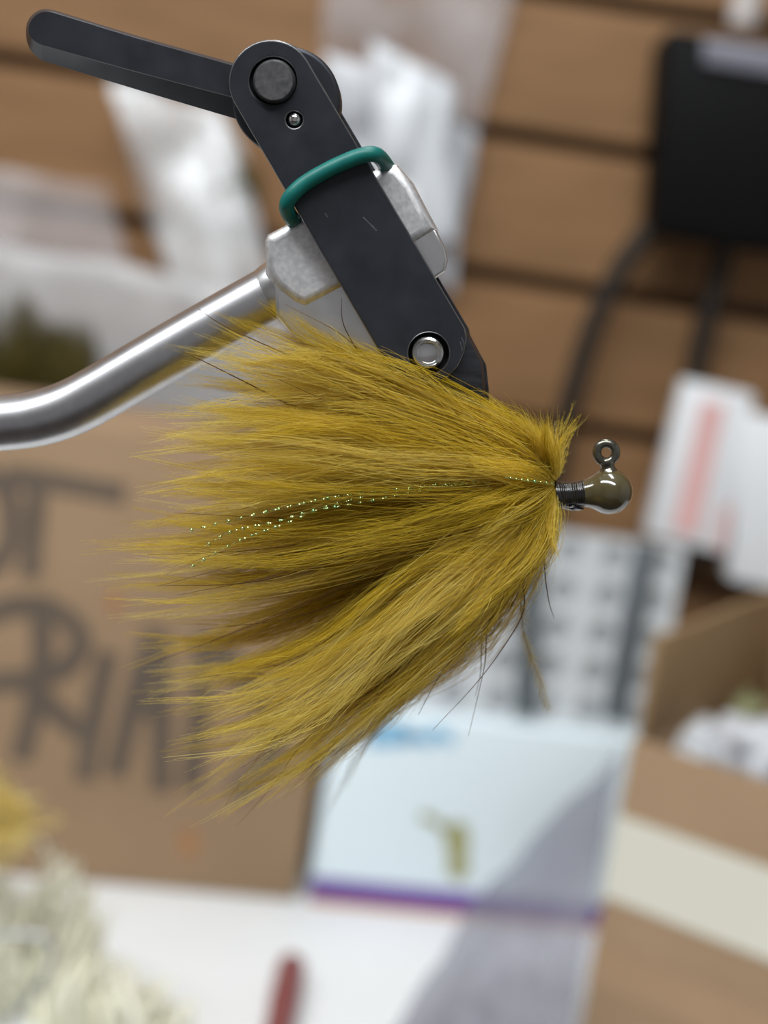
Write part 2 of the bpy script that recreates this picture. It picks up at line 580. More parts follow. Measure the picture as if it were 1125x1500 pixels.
letters = [
    [[(-30, 690), (10, 720), (16, 780), (4, 815), (-30, 835)]],                                   # O (cut by the frame)
    [[(14, 698), (60, 702), (120, 712), (175, 722)], [(56, 700), (50, 760), (44, 838)]],           # T
    [[(56, 880), (62, 950), (50, 1030), (32, 1105)], [(-30, 905), (20, 888), (70, 890), (112, 920), (118, 950), (90, 980), (40, 995), (-20, 1000)],
     [(50, 1010), (90, 1050), (136, 1080)]],                                                      # R
    [[(156, 962), (140, 1040), (124, 1135)]],                                                     # I
    [[(226, 930), (200, 1010), (170, 1128)], [(234, 935), (236, 1040), (236, 1150)], [(190, 1032), (240, 1036)]],  # A
    [[(300, 935), (292, 1040), (280, 1145)]],
    [[(322, 950), (372, 1010), (400, 1070), (392, 1115), (348, 1160)]],                             # D
]
woff = -0.0004
for k, ss in enumerate(letters):
    V, Fc = [], []
    for s in ss:
        woff -= 0.00006
        v, f = stroke(s, 30 if k < 2 else 31, BR, e, woff)
        Fc += [tuple(i + len(V) for i in q) for q in f]
        V += v
    o = pyd('marker_letter', V, Fc, M['ink'], cb)
    tag(o, 'black marker letter')
for cx, cy, rx, ry in ((276, 1235, 14, 22), (168, 882, 13, 16)):
    V = [on_face(cx + rx * math.cos(a), cy + ry * math.sin(a), BR, e, -0.0003) for a in np.linspace(0, 2 * math.pi, 24, endpoint=False)]
    pyd('stain', V, [tuple(range(24))], M['stain'], cb)

# ------------------------------------------------------------------ pale carton with purple band, and the organiser standing on it
cBL, cBR = Z(436, 1322, 0), Z(905, 1368, 0)
ce = (cBR - cBL).normalized()
cback = Vector((-ce.y, ce.x, 0))
if cback.y < 0: cback = -cback
hc = P(700, 1060, (cBL.y + cBR.y) / 2).z
pc = empty('pale_carton', (cBL + cBR) / 2, 'pale blue-white carton with purple bottom band beside the written-on box', 'box')
a, b_ = cBL + ce * 0.005, cBR + ce * 0.02
c = [a + up * hc, b_ + up * hc, b_, a]
hexa('carton_body', c + [x + cback * 0.07 for x in c], M['pale'], pc, 0.001)
def band(name, z0, z1, mat, off=0.0004):
    q = [a + up * z1, b_ + up * z1, b_ + up * z0, a + up * z0]
    q = [x - cback * off for x in q]
    return panel(name, q, off * 0.8, mat, pc)
band('purple_band', 0.0035, 0.0135, M['purple'])
band('orange_edge', 0.0006, 0.0034, M['orange'])
for pts in ([(540, 1078), (565, 1066), (590, 1070), (598, 1084)], [(596, 1074), (620, 1080)], [(622, 1088), (640, 1072), (660, 1084)], [(545, 1086), (600, 1082)]):
    v, f = stroke(pts, 17, cBL, ce, -0.0005, 12)
    o = pyd('blue_lettering', v, f, M['blue'], pc)
V = []
prof = [(0, -45), (14, -38), (20, -15), (16, 10), (20, 34), (4, 44), (-14, 34), (-12, 8), (-18, -14), (-12, -36)]
pyd('printed_picture', [on_face(668 + x, 1246 + y, cBL, ce, -0.0005) for x, y in prof], [tuple(range(10))], M['olive_print'], pc)
v, f = stroke([(618, 1195), (636, 1202), (650, 1214)], 12, cBL, ce, -0.0005, 8)
pyd('printed_picture', v, f, M['olive_print'], pc)

org = empty('storage_organizer', (cBL + cBR) / 2 + up * hc, 'white plastic organizer with rows of round grey wells and dark straps', 'organizer')
oy = cback * 0.012
oa, ob = a + oy, b_ + oy - ce * 0.016
ho = 0.094
q = [oa + up * (hc + ho), ob + up * (hc + ho), ob + up * (hc + 0.0006), oa + up * (hc + 0.0006)]
q0 = [x + cback * 0.0 for x in q]
# a face plate with real round openings and a grey floor behind
face_w = (ob - oa).length
pit = 0.0205
nx, nz_ = int(face_w / pit), 5
cu = bpy.data.curves.new('face', 'CURVE')
cu.dimensions = '2D'
cu.fill_mode = 'BOTH'
rings = [[(0, 0), (face_w, 0), (face_w, ho), (0, ho)]]
for i in range(nx):
    for j in range(nz_):
        cx, cz = (i + 0.5) * face_w / nx, (j + 0.5) * ho / nz_
        rings.append([(cx + 0.0066 * math.cos(t), cz + 0.0066 * math.sin(t)) for t in np.linspace(0, 2 * math.pi, 24, endpoint=False)])
for rg in rings:
    sp = cu.splines.new('POLY')
    sp.points.add(len(rg) - 1)
    for qq, (x, y) in zip(sp.points, rg):
        qq.co = (x, y, 0, 1)
    sp.use_cyclic_u = True
cu.extrude = 0.001
tmp = bpy.data.objects.new('tmp', cu)
COL.objects.link(tmp)
me = bpy.data.meshes.new_from_object(tmp.evaluated_get(bpy.context.evaluated_depsgraph_get()))
bpy.data.objects.remove(tmp)
R3 = Matrix((ce, up, -cback)).transposed().to_4x4()
R3.translation = oa + up * (hc + 0.0006) + cback * 0.002
me.transform(R3)
me.materials.clear()
link('face_plate', me, M['white_p'], org)
bk = [x + cback * 0.0031 for x in q]
panel('back_tray', bk, 0.012, M['well'], org, 0.001)
for (p1, p2, wd) in (((783, 815), (768, 1046), 36), ((946, 795), (899, 1052), 36)):
    A_, B_ = on_face(*p1, oa, ce, -0.002), on_face(*p2, oa, ce, -0.002)
    s = ce * (wd / FPX * oa.y * 0.5)
    panel('strap', [A_ - s, A_ + s, B_ + s, B_ - s], 0.0015, M['strap'], org, 0.0004)

# ------------------------------------------------------------------ open cardboard box at the right
TL = P(925, 1082, 0.56)
zt = TL.z
TRp = Z(1125, 1146, zt)
ee = (TRp - TL).normalized()
TR = TL + ee * 0.16
bd = Vector((-ee.y, ee.x, 0))
if bd.y < 0: bd = -bd
rb = empty('open_carton', TL - up * zt + ee * 0.08, 'open brown cardboard box with a cream band and raised flaps, at right', 'box')
T = 0.003
DB = 0.13
def wallp(name, A, B, z0, z1, inward, mat=None):
    q = [A + up * (z1 - zt), B + up * (z1 - zt), B + up * (z0 - zt), A + up * (z0 - zt)]
    return hexa(name, q + [x + inward * T for x in q], mat or M['card'], rb, 0.0006)
wallp('front_panel', TL, TR, 0.001, zt, bd)
wallp('side_panel', TL + bd * T, TL + bd * DB, 0.001, zt, ee)
wallp('side_panel', TR + bd * T, TR + bd * DB, 0.001, zt, -ee)
wallp('back_panel', TL + bd * DB, TR + bd * DB, 0.001, zt, -bd, M['card_in'])
hexa('bottom_panel', [TL - up * (zt - 0.004) + ee * T + bd * T, TR - up * (zt - 0.004) - ee * T + bd * T, TR - up * (zt - 0.001) - ee * T + bd * T, TL - up * (zt - 0.001) + ee * T + bd * T,
                      TL - up * (zt - 0.004) + ee * T + bd * DB, TR - up * (zt - 0.004) - ee * T + bd * DB, TR - up * (zt - 0.001) - ee * T + bd * DB, TL - up * (zt - 0.001) + ee * T + bd * DB], M['card_in'], rb, 0)
# raised left flap (slants at its front corner) and raised back flap
fh = P(945, 930, 0.565).z - zt
A_ = TL + bd * 0.004
B_ = TL + bd * DB
def flap(name, quad, inward, mat):
    hexa(name, quad + [x + inward * T for x in quad], mat, rb, 0.0006)
flap('flap', [A_ + up * fh - ee * 0.001, B_ + up * fh * 1.28 - ee * 0.002, B_ + up * 0.0005, A_ + up * 0.0005], ee, M['card_in'])
flap('flap', [TL + bd * DB + up * fh * 1.2, TR + bd * DB + up * fh * 1.2 + bd * 0.01, TR + bd * DB + up * 0.0005, TL + bd * DB + up * 0.0005], -bd, M['card_in'])
def bandr(name, py0, py1, mat, off):
    z1 = on_face(915, py0, TL, ee).z
    z0 = on_face(895, py1, TL, ee).z
    q = [TL + up * (z1 - zt), TR + up * (z1 - zt), TR + up * (z0 - zt), TL + up * (z0 - zt)]
    q = [x - bd * off for x in q]
    return panel(name, q, off * 0.8, mat, rb)
bandr('cream_band', 1196, 1316, M['cream'], 0.0006)
bandr('tan_tape', 1396, 1452, M['tan'], 0.0005)

# crumpled white packaging and a folded packet inside the open box
def crumple(name, centre, ax, ay, az, mat, seed, label, cat, nu=40, nv=20, amp=0.35, parent=None):
    v, f = [], []
    for i in range(nv + 1):
        th = math.pi * i / nv
        for j in range(nu):
            ph = 2 * math.pi * j / nu
            d = Vector((math.sin(th) * math.cos(ph), math.sin(th) * math.sin(ph), math.cos(th)))
            r = 1 + amp * (noise.noise(d * 2.3 + Vector((seed, 0, 0))) + 0.5 * abs(noise.noise(d * 5 + Vector((0, seed, 0)))))
            v.append(Vector(centre) + Vector((d.x * ax, d.y * ay, d.z * az)) * r)
    for i in range(nv):
        for j in range(nu):
            j2 = (j + 1) % nu
            f.append((i * nu + j, (i + 1) * nu + j, (i + 1) * nu + j2, i * nu + j2))
    o = pyd(name, v, f, mat, parent, 60)
    if label: tag(o, label, cat)
    return o
crumple('plastic_wrap', P(1020, 1096, 0.600), 0.017, 0.018, 0.011, M['packet'], 3.1, 'crumpled white plastic wrap piled inside the open cardboard box', 'packaging')
crumple('paper_wad', P(1112, 1104, 0.588), 0.020, 0.018, 0.013, M['packet_g'], 7.7, 'crumpled grey paper at the right inside the open box', 'paper')
crumple('olive_yarn_ball', P(1072, 1052, 0.640), 0.015, 0.013, 0.012, pbr('olive_yarn', lin(120, 122, 84), lin(150, 150, 112), scale=80, rough=0.8), 1.3, 'dull green ball of material at the back of the open box', 'yarn')
pf = [P(990, 1150, 0.60), P(1260, 1190, 0.58), P(1260, 1400, 0.58), P(990, 1400, 0.60)]
crumple('packing_fill', TL + ee * 0.08 + bd * 0.066 - up * 0.045, 0.058, 0.048, 0.034, M['packet_g'], 9.9, 'grey-white packing material filling the open cardboard box under the wrap', 'packaging', amp=0.12)

# ------------------------------------------------------------------ hanging packets on the wall at right (white, pink stripe)
def carton_px(name, label, cat, corners, Yf, Yb, mat, group=None):
    t = empty(name, P(*corners[3], Yf), label, cat, group)
    F4 = [P(x, y, Yf) for x, y in corners]
    B4 = [x + Vector((0, Yb - Yf, 0)) for x in F4]
    hexa('carton_body', F4 + B4, mat, t, 0.0015)
    pg = B4[0].lerp(B4[1], 0.75) - up * 0.008
    tube_mesh('peg', [pg, pg + Vector((0, YW - pg.y, 0))], 0.002, M['wire'], t, 10)
    return t, F4
wp, F4 = carton_px('white_packet_box', 'white slim box with a pink stripe hanging on the slat wall', 'box',
                   [(1003, 556), (1106, 578), (1062, 812), (946, 784)], 0.848, 0.866, M['white_c'])
def inset(F4, u0, u1, v0, v1, off):
    def at(u, v):
        return (F4[0].lerp(F4[1], u)).lerp(F4[3].lerp(F4[2], u), v) + Vector((0, -off, 0))
    return [at(u0, v0), at(u1, v0), at(u1, v1), at(u0, v1)]
panel('pink_stripe', inset(F4, 0.30, 0.62, 0.10, 0.93, 0.0006), 0.0005, M['pink'], wp)
panel('pink_stripe', inset(F4, 0.86, 0.97, 0.70, 0.97, 0.0006), 0.0005, M['pink'], wp)
carton_px('white_packet_box', 'plain white slim box hanging right of the pink-striped box', 'box',
          [(1094, 604), (1240, 636), (1205, 880), (1066, 848)], 0.846, 0.866, M['white_c'])

# ------------------------------------------------------------------ black device with cords, upper right
bx = empty('black_power_box', P(1100, 360, 0.85), 'black plastic device box with grey ledge and two cords on the slat wall', 'device')
F4 = [P(978, 38, 0.845), P(1330, 92, 0.845), P(1300, 392, 0.845), P(958, 340, 0.845)]
hexa('housing', F4 + [Vector((x.x, YW - 0.0005, x.z)) for x in F4], M['black'], bx, 0.005)
L4 = [P(1032, 56, 0.842), P(1330, 100, 0.842), P(1330, 142, 0.842), P(1030, 92, 0.842)]
panel('ledge', L4, 0.006, M['grey_p'], bx, 0.001)
kb = P(1087, 40, 0.868)
lathe('knob', [(0, 0.008), (0.012, 0.0085), (0.022, 0.0078), (0.025, 0.004)], kb, (0, 0, 1), M['knob'], bx)
def cord(pts, r, Y, Y2=None):
    n = len(pts)
    w = [P(x, y, Y + ((Y2 or Y) - Y) * i / (n - 1)) for i, (x, y) in enumerate(pts)]
    return tube_mesh('power_cord', [Vector(q) for q in catmull(w, 60)], r, M['cord'], bx, 12)
cord([(985, 300), (948, 340), (905, 400), (868, 480), (842, 560), (822, 640), (806, 730), (796, 830)], 0.0062, 0.875, 0.888)
cord([(1062, 355), (1046, 430), (1030, 490), (1016, 560), (1000, 660), (985, 760)], 0.0062, 0.88, 0.892)
cord([(1100, 850), (1060, 820), (1010, 822), (976, 860), (972, 910), (985, 960), (1010, 1010)], 0.0055, 0.885)

# ------------------------------------------------------------------ plastic packets on the wall
def pillow(name, corners, Y, thick, mat, parent=None, seed=0.0, amp=0.004, nu=36, nv=44, freq=30.0, bulge=0.4):
    """A sealed bag: two wrinkled sheets joined at the rim. corners px TL TR BR BL; Y one distance or four."""
    Ys = Y if hasattr(Y, '__len__') else [Y] * 4
    C = [P(x, y, yy) for (x, y), yy in zip(corners, Ys)]
    v, f = [], []
    def at(u, w):
        return C[0].lerp(C[1], u).lerp(C[3].lerp(C[2], u), w)
    for side in (-1, 1):
        for j in range(nv + 1):
            for i in range(nu + 1):
                u, w = i / nu, j / nv
                q = at(u, w)
                rim = (max(0, math.sin(math.pi * u)) * max(0, math.sin(math.pi * w))) ** bulge
                s = Vector((q.x * freq + seed, q.z * freq * 0.6, seed * 1.7 + side))
                rid = 1 - abs(noise.noise(s)) * 2
                d = side * thick * 0.5 * rim + amp * rim * (rid - 0.4 + 0.8 * noise.noise(s * 2.1))
                v.append(q + Vector((amp * 0.8 * noise.noise(s + Vector((9, 0, 0))), d, amp * 0.8 * noise.noise(s + Vector((0, 9, 0))))))
    row = nu + 1
    n1 = row * (nv + 1)
    for j in range(nv):
        for i in range(nu):
            k = j * row + i
            f.append((k, k + row, k + row + 1, k + 1))
            f.append((n1 + k, n1 + k + 1, n1 + k + row + 1, n1 + k + row))
    o = pyd(name, v, f, mat, parent, 180)
    return o


def stiff_tuft(name, base, tips, n, rad, mat, parent, seed, spread, K=6, tone=(0.2, 0.9), bow=0.0, conv=0.3):
    """Coarse feather fibres from base points to tip points (world); used for out-of-focus plumes."""
    rng = np.random.default_rng(seed)
    base, tips = np.array([tuple(x) for x in base]), np.array([tuple(x) for x in tips])
    i = rng.integers(0, len(tips), n)
    b = base[np.minimum(i, len(base) - 1)] + rng.normal(size=(n, 3)) * spread * 0.5
    t = b + (tips[i] - b) * rng.uniform(0.6, 1.0, (n, 1)) + rng.normal(size=(n, 3)) * spread * conv
    s = np.linspace(0, 1, K)[None, :, None]
    side = rng.normal(size=(n, 1, 3)) * spread * 1.3
    p = b[:, None] * (1 - s) + t[:, None] * s + side * np.sin(np.pi * s) * 0.8 + np.array([0, 0, bow]) * np.sin(np.pi * s)
    r = rad * (1 - 0.75 * s[..., 0]) * np.ones((n, 1))
    return raw_mesh(name, [hair_mesh(name, p, r, rng.uniform(*tone, n), mat, rng=rng)], mat, parent)


def clear_bag(name, label, corners, Y, thick, mat, seed, amp, group=None, **k):
    t = empty(name, P(*corners[0], Y if not hasattr(Y, '__len__') else Y[0]), label, 'bag', group)
    pillow('film', corners, Y, thick, mat, t, seed, amp, **k)
    return t

# top middle: three white packets and a faint clear sleeve
clear_bag('plastic_packet', 'white crinkled plastic packet behind the vise head, middle of its bunch',
          [(540, 55), (662, 122), (662, 345), (560, 350)], 0.872, 0.012, M['packet'], 1.2, 0.006)
clear_bag('plastic_packet', 'narrow grey-white packet at the right of the bunch on the wall',
          [(628, 170), (692, 196), (660, 430), (610, 390)], 0.888, 0.010, M['packet_g'], 4.5, 0.005)
clear_bag('plastic_packet', 'pale grey packet at the left of the bunch, beside the lever cam',
          [(478, 72), (556, 100), (590, 400), (470, 360)], 0.880, 0.012, M['packet_g'], 8.1, 0.006)
clear_bag('plastic_sleeve', 'faint clear plastic sleeve against the boards above the white packets',
          [(476, -60), (760, -40), (700, 190), (470, 160)], 0.893, 0.004, M['film_faint'], 2.2, 0.002)

# left: clear bag with bright creases and an olive tuft, and a milky bag of olive feathers below it
b1 = clear_bag('clear_bag', 'clear glossy plastic bag with bright creases under the black lever',
               [(158, 120), (322, 150), (430, 465), (262, 440)], [0.872, 0.868, 0.862, 0.866], 0.022, M['film'], 5.3, 0.011, freq=24)
stiff_tuft('olive_tuft', [P(338, 300, 0.872)], [P(346, 236, 0.87), P(326, 246, 0.87), P(366, 250, 0.87), P(350, 240, 0.868)], 500, 0.0006, M['olive_f'], b1, 3, 0.006)
b2 = clear_bag('clear_bag', 'milky plastic bag of olive feathers hanging above the cardboard box',
               [(-180, 318), (430, 440), (420, 690), (-220, 600)], [0.852, 0.862, 0.866, 0.856], 0.03, M['film_milky'], 9.4, 0.006, freq=18, nu=60)
for k, (px, py) in enumerate(((30, 600), (75, 610), (-20, 595), (112, 612))):
    stiff_tuft('olive_feather', [P(px, py, 0.846)], [P(px + dx, py - 185 + (k % 2) * 34 + abs(dx), 0.846) for dx in (-22, -6, 10, 26)], 260, 0.0007, M['olive_f'], b2, 20 + k, 0.006)
clear_bag('clear_bag', 'clear plastic bag hanging at the left edge over the boards',
          [(-160, 230), (150, 275), (200, 420), (-160, 380)], [0.886, 0.884, 0.880, 0.880], 0.012, M['film_faint'], 14.4, 0.006, freq=20)

# ------------------------------------------------------------------ grey plastic bag lying before the pale carton
t = empty('grey_bag', Z(720, 1440, 0.0), 'translucent grey plastic bag lying in front of the pale carton', 'bag')
v, f = [], []
nu, nv = 50, 40
for j in range(nv + 1):
    for i in range(nu + 1):
        u, w = i / nu, j / nv
        top = (690 + 217 * u, 1330 - 225 * u)
        bot = (520 + 302 * u, 1600)
        px, py = top[0] + (bot[0] - top[0]) * w, top[1] + (bot[1] - top[1]) * w
        pt = P(top[0], top[1], 0.652 - 0.02 * u)
        pb = Z(bot[0], bot[1], 0.002)
        q = pt.lerp(pb, w)
        q.z = max(0.002, pt.z * (1 - w) ** 1.5 + 0.004 * math.sin(math.pi * w))
        s = q * 26
        q = q + Vector((0, 0, 0.0035 * (1 - abs(noise.noise(s)) * 2) + 0.003 * noise.noise(s * 2.3)))
        q.z = max(q.z, 0.001)
        v.append(q)
for j in range(nv):
    for i in range(nu):
        k = j * (nu + 1) + i
        f.append((k, k + nu + 1, k + nu + 2, k + 1))
pyd('film', v, f, M['film_grey'], t, 180)

# ------------------------------------------------------------------ maroon marker lying on the table
mk = empty('maroon_marker', Z(424, 1410, 0.0), 'maroon red capped marker lying on the white tabletop', 'marker')
r = 0.0062
p0, p1 = Z(428, 1412, r), Z(398, 1560, r)
ax = (p1 - p0).normalized()
p0.z += 0.0002
lathe('cap', [(0, r * 0.55), (0.0012, r * 0.85), (0.003, r * 0.96), (0.006, r), (0.040, r)], p0, ax, M['maroon'], mk)
lathe('barrel', [(0.0402, r * 0.93), (0.110, r * 0.93)], p0, ax, M['maroon'], mk)

# ------------------------------------------------------------------ cream plumes and the bent wire at lower left
for k, (bpx, tip, n, rad, mk_, lab) in enumerate((
        ((40, 1560), [(70, 1240), (110, 1256), (140, 1290), (120, 1330), (30, 1290), (165, 1320)], 190, 0.0024, 'cream_f', 'tall cream marabou plume standing at the lower left, behind the bent wire'),
        ((-70, 1520), [(-14, 1268), (24, 1284), (-40, 1270), (44, 1330), (10, 1290)], 170, 0.0024, 'cream_f', 'cream plume at the left edge beside the wire loop'),
        ((150, 1600), [(200, 1400), (250, 1430), (150, 1390), (290, 1470), (110, 1400), (330, 1510)], 190, 0.0024, 'cream_f', 'low cream plume on the tabletop right of the wire loop'),
        ((-60, 1225), [(30, 1182), (44, 1205), (10, 1186), (52, 1226)], 160, 0.0008, 'yellow_f', 'yellow tipped plume at the left edge in front of the cardboard box'))):
    yy = 0.56 - 0.012 * k
    o = stiff_tuft('marabou_plume', [P(*bpx, yy)], [P(x, y, yy) for x, y in tip], n, rad, M[mk_], None, 40 + k, 0.007, bow=0.004)
    tag(o, lab, 'feather')
wl = [P(x, y, 0.50) for x, y in ((-60, 1380), (-20, 1372), (20, 1368), (60, 1372), (78, 1388), (70, 1420), (46, 1456), (20, 1490), (2, 1530), (-10, 1580))]
o = tube_mesh('bent_wire', [Vector(q) for q in catmull(wl, 70)], 0.0013, M['wire'], None, 12)
tag(o, 'bent steel wire loop among the cream plumes at lower left', 'wire')

# ------------------------------------------------------------------ the vise
vise = empty('tying_vise', S(520, 380, 0), 'blackened steel and aluminium fly tying vise holding the jig fly', 'vise')
# front plate with two real holes; a rear plate of the same outline
AX, AY = 0.502, 0.865
plate = (arc(397, 120, 62, 150.1 - 0.0, 330.1, 26)                      # round head
         + [(681, 480), (684, 496), (680, 516), (671, 536), (656, 552), (637, 561), (615, 563), (594, 558), (575, 549)])
M['glint_wear'] = pbr('edge_glint_and_wear', lin(120, 120, 122), lin(150, 150, 150), scale=600, rough=0.35, metal=0.9)  # lighter metal for the painted edge glint and for the worn scratches


def glint_bevels(o):  # bevel faces lightened: the edge reflection is put into the colour
    o.data.materials.append(M['glint_wear'])
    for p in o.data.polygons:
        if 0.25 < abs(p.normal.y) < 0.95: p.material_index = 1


pl = slab('front_plate', plate, -5.5, -3.4, 0.00022, M['blackened'], vise, holes=[circ(400, 118, 35), circ(431, 175, 12.5), circ(628, 517, 30)])
slab('rear_plate', [(x + 6, y + 2) for x, y in plate], 3.6, 5.6, 0.00022, M['blackened'], vise)
glint_bevels(pl)
for pts in ([(532, 318), (540, 326), (549, 334)], [(543, 330), (552, 338)], [(476, 312), (480, 318)], [(676, 494), (680, 503), (676, 516)], [(674, 500), (677, 512)]):
    v_, f_ = [], []
    for x, y in pts:
        v_ += [S(x - 0.5, y + 0.5, -5.515), S(x + 0.5, y - 0.5, -5.515)]
    for i_ in range(len(pts) - 1):
        f_.append((2 * i_, 2 * i_ + 1, 2 * i_ + 3, 2 * i_ + 2))
    pyd('scratch', v_, f_, M['glint_wear'], vise)
# pivot pin, detent ball, clamp bolt
slab('hole_floor', circ(402, 122, 42), -3.7, -3.45, 0.00002, M['void'], vise)
slab('hole_floor', circ(431, 175, 16), -3.7, -3.45, 0.00002, M['void'], vise)
slab('hole_floor', circ(628, 517, 34), -3.7, -3.45, 0.00002, M['void'], vise)
o0 = S(401, 118, -6.6)
lathe('pivot_pin', [(0, 29 * PX * 0.9), (0.0004, 29 * PX), (0.0031, 30 * PX)], o0, (0, 1, 0), M['pin'], vise, 48)
me_b = []
lathe('detent_ball', [(0.0009 * (1 - math.cos(t)), 0.0009 * math.sin(t)) for t in np.linspace(0.05, math.pi - 0.05, 16)], S(431, 174, -5.7), (0, 1, 0), M['chrome'], vise, 28, 60)
bolt = lathe('clamp_bolt', [(0.0007, 14 * PX), (0.00062, 15.5 * PX), (0.0, 19 * PX), (0.0001, 21.5 * PX), (0.0006, 23.6 * PX), (0.0026, 24 * PX)], S(627, 517, -6.4), (0, 1, 0), M['chrome'], vise, 48)
# cam disc and lever
slab('cam_disc', circ(419, 146, 79, 64), -3.3, 3.3, 0.0005, M['blackened'], vise, res=4)
slab('cam_washer', circ(397, 122, 60, 48), -3.42, -3.31, 0.00003, M['pin'], vise)
outer = [(352, 95), (200, 52), (96, 20), (74, 14), (60, 14), (48, 21), (40, 33), (38, 48), (40, 62), (47, 76), (60, 87), (76, 93), (200, 131), (352, 176)]
inner = [(352, 97.5), (200, 54.5), (96, 22.5), (75, 16.5), (62, 16.5), (51, 23), (43.5, 34), (41.5, 46), (44, 54), (50, 61), (60, 67), (78, 72), (200, 106), (352, 146)]
def rnd_ring(ring, n=3):
    return [tuple(q[:2]) for q in catmull([(x, y, 0) for x, y in ring], (len(ring) - 1) * n + 1)]
outer, inner = rnd_ring(outer), rnd_ring(inner)
nl = len(outer)
v, f = [], []
for ring, d in ((outer, 3.0), (outer, -0.4), (inner, -2.75), ([(a * 0.97 + b * 0.03, c * 0.97 + d_ * 0.03) for (a, c), (b, d_) in zip(inner, inner[::-1])], -3.05)):
    v += [S(x, y, d) for x, y in ring]
for i in range(3):
    for k in range(nl):
        k2 = (k + 1) % nl
        f.append((i * nl + k, i * nl + k2, (i + 1) * nl + k2, (i + 1) * nl + k))
f.append(tuple(range(nl)))
f.append(tuple(range(3 * nl, 4 * nl))[::-1])
lever = pyd('lever', v, f, M['blackened'], vise)
bm = bmesh.new()
bm.from_mesh(lever.data)
bmesh.ops.recalc_face_normals(bm, faces=bm.faces)
bm.to_mesh(lever.data)
bm.free()
lever.data.shade_smooth()
lever.data.set_sharp_from_angle(angle=math.radians(16))
# jaws: a tapering nose under the plate
def jaw(name, out, dedge, dmid):
    """Outline in px; domed from its edge depth to its middle depth."""
    cx = sum(x for x, y in out) / len(out)
    cy = sum(y for x, y in out) / len(out)
    v, f = [], []
    rings = ((1.0, 0.0), (0.985, 0.55), (0.93, 0.8), (0.7, 0.95), (0.3, 1.0))
    n = len(out)
    for s, h in rings:
        for x, y in out:
            v.append(S(cx + (x - cx) * s, cy + (y - cy) * s, dedge + (dmid - dedge) * h))
    for i in range(len(rings) - 1):
        for k in range(n):
            k2 = (k + 1) % n
            f.append((i * n + k, i * n + k2, (i + 1) * n + k2, (i + 1) * n + k))
    f.append(tuple(range((len(rings) - 1) * n, len(rings) * n)))
    f.append(tuple(range(n))[::-1])
    o = pyd(name, v, f, M['jaw'], vise)
    bm = bmesh.new(); bm.from_mesh(o.data); bmesh.ops.recalc_face_normals(bm, faces=bm.faces); bm.to_mesh(o.data); bm.free()
    o.data.shade_smooth(); o.data.set_sharp_from_angle(angle=math.radians(40))
    return o
def dense(o, k=5):
    r = []
    for i in range(len(o)):
        a, b = o[i], o[(i + 1) % len(o)]
        for j in range(k):
            r.append((a[0] + (b[0] - a[0]) * j / k, a[1] + (b[1] - a[1]) * j / k))
    return r
nose = dense([(560, 420), (640, 415), (684, 484), (700, 514), (708, 532), (711, 570), (712, 610), (708, 648), (698, 655), (676, 634), (640, 610), (604, 582), (572, 548), (540, 490)])
jaw('front_jaw', nose, -0.2, -3.35)
nose2 = dense([(560, 420), (640, 415), (686, 486), (703, 518), (712, 534), (716, 570), (716, 612), (711, 650), (700, 656), (676, 634), (640, 610), (604, 582), (572, 548), (540, 490)])
jaw('rear_jaw', nose2, 0.2, 3.4)
# aluminium collet block behind the plates
blk = [(387, 352), (391, 343), (414, 331), (562, 240), (582, 240), (606, 268), (624, 303), (642, 336), (610, 356), (545, 398), (497, 425), (447, 451), (430, 444), (404, 424), (388, 402)]
slab('collet_block', blk, -2.5, 12.0, 0.0013, M['alu'], vise, res=6)
colr = [(402, 410), (446, 436), (497, 410), (606, 344), (634, 326), (652, 362), (656, 382), (652, 398), (640, 406), (612, 440), (590, 520), (560, 570), (520, 560), (470, 520), (424, 486), (404, 462)]
slab('collet_collar', colr, -2.0, 11.2, 0.0005, M['alu_pol'], vise, res=6)
# stem tube and its socket in the block
tp = [(-420, 700), (-260, 652), (-120, 628), (-40, 622), (20, 618), (62, 611), (104, 597), (150, 573), (220, 532), (300, 486), (380, 441), (440, 408)]
tube_mesh('stem_tube', [Vector(q) for q in catmull([S(x, y, 4.5) for x, y in tp], 90)], 41.5 * PX * 1.022, M['tube'], vise, 40)
ta = (S(440, 408, 4.5) - S(300, 486, 4.5)).normalized()
lathe('tube_socket', [(-0.0001, 42.6 * PX), (0.0006, 45 * PX), (0.0016, 46.5 * PX), (0.006, 49 * PX)], S(394, 434, 4.5), ta, M['alu_pol'], vise, 48)
# teal rubber ring round the jaws
rp = [(436, 328, 1.5), (427, 319, -3.0), (420, 305, -5.6), (425, 289, -6.55), (446, 269, -6.55), (480, 249, -6.55), (515, 233, -6.55), (539, 226, -6.5), (553, 228, -5.6), (564, 240, -2.0),
      (570, 252, 2.5), (564, 262, 6.2), (540, 272, 7.2), (500, 290, 7.2), (458, 312, 7.0), (440, 324, 5.0)]
c = catmull([S(x, y, d) for x, y, d in rp] + [S(*rp[0])], 120)[:-1]
tube_mesh('rubber_ring', [Vector(q) for q in c], 11.0 * PX, M['teal'], vise, 16, closed=True)

# ------------------------------------------------------------------ the jig fly
fly = empty('jig_fly', S(815, 712, 0), 'olive gold marabou jig fly with round olive head, clamped in the vise', 'fly')
# head: ball with a short neck, lathed round the hook shank
axis = (S(800, 726.5, 0) - S(893, 720, 0)).normalized()
rh = 33.5 * PX
pr = [(-rh * math.cos(t), rh * math.sin(t)) for t in np.linspace(0.04, math.radians(122), 30)]
pr += [(22.5 * PX, 25.4 * PX), (27 * PX, 23.0 * PX), (32 * PX, 21.2 * PX), (39 * PX, 19.8 * PX)]
lathe('painted_head', pr, S(893, 720, 0), axis, M['headpaint'], fly, 56, 60)
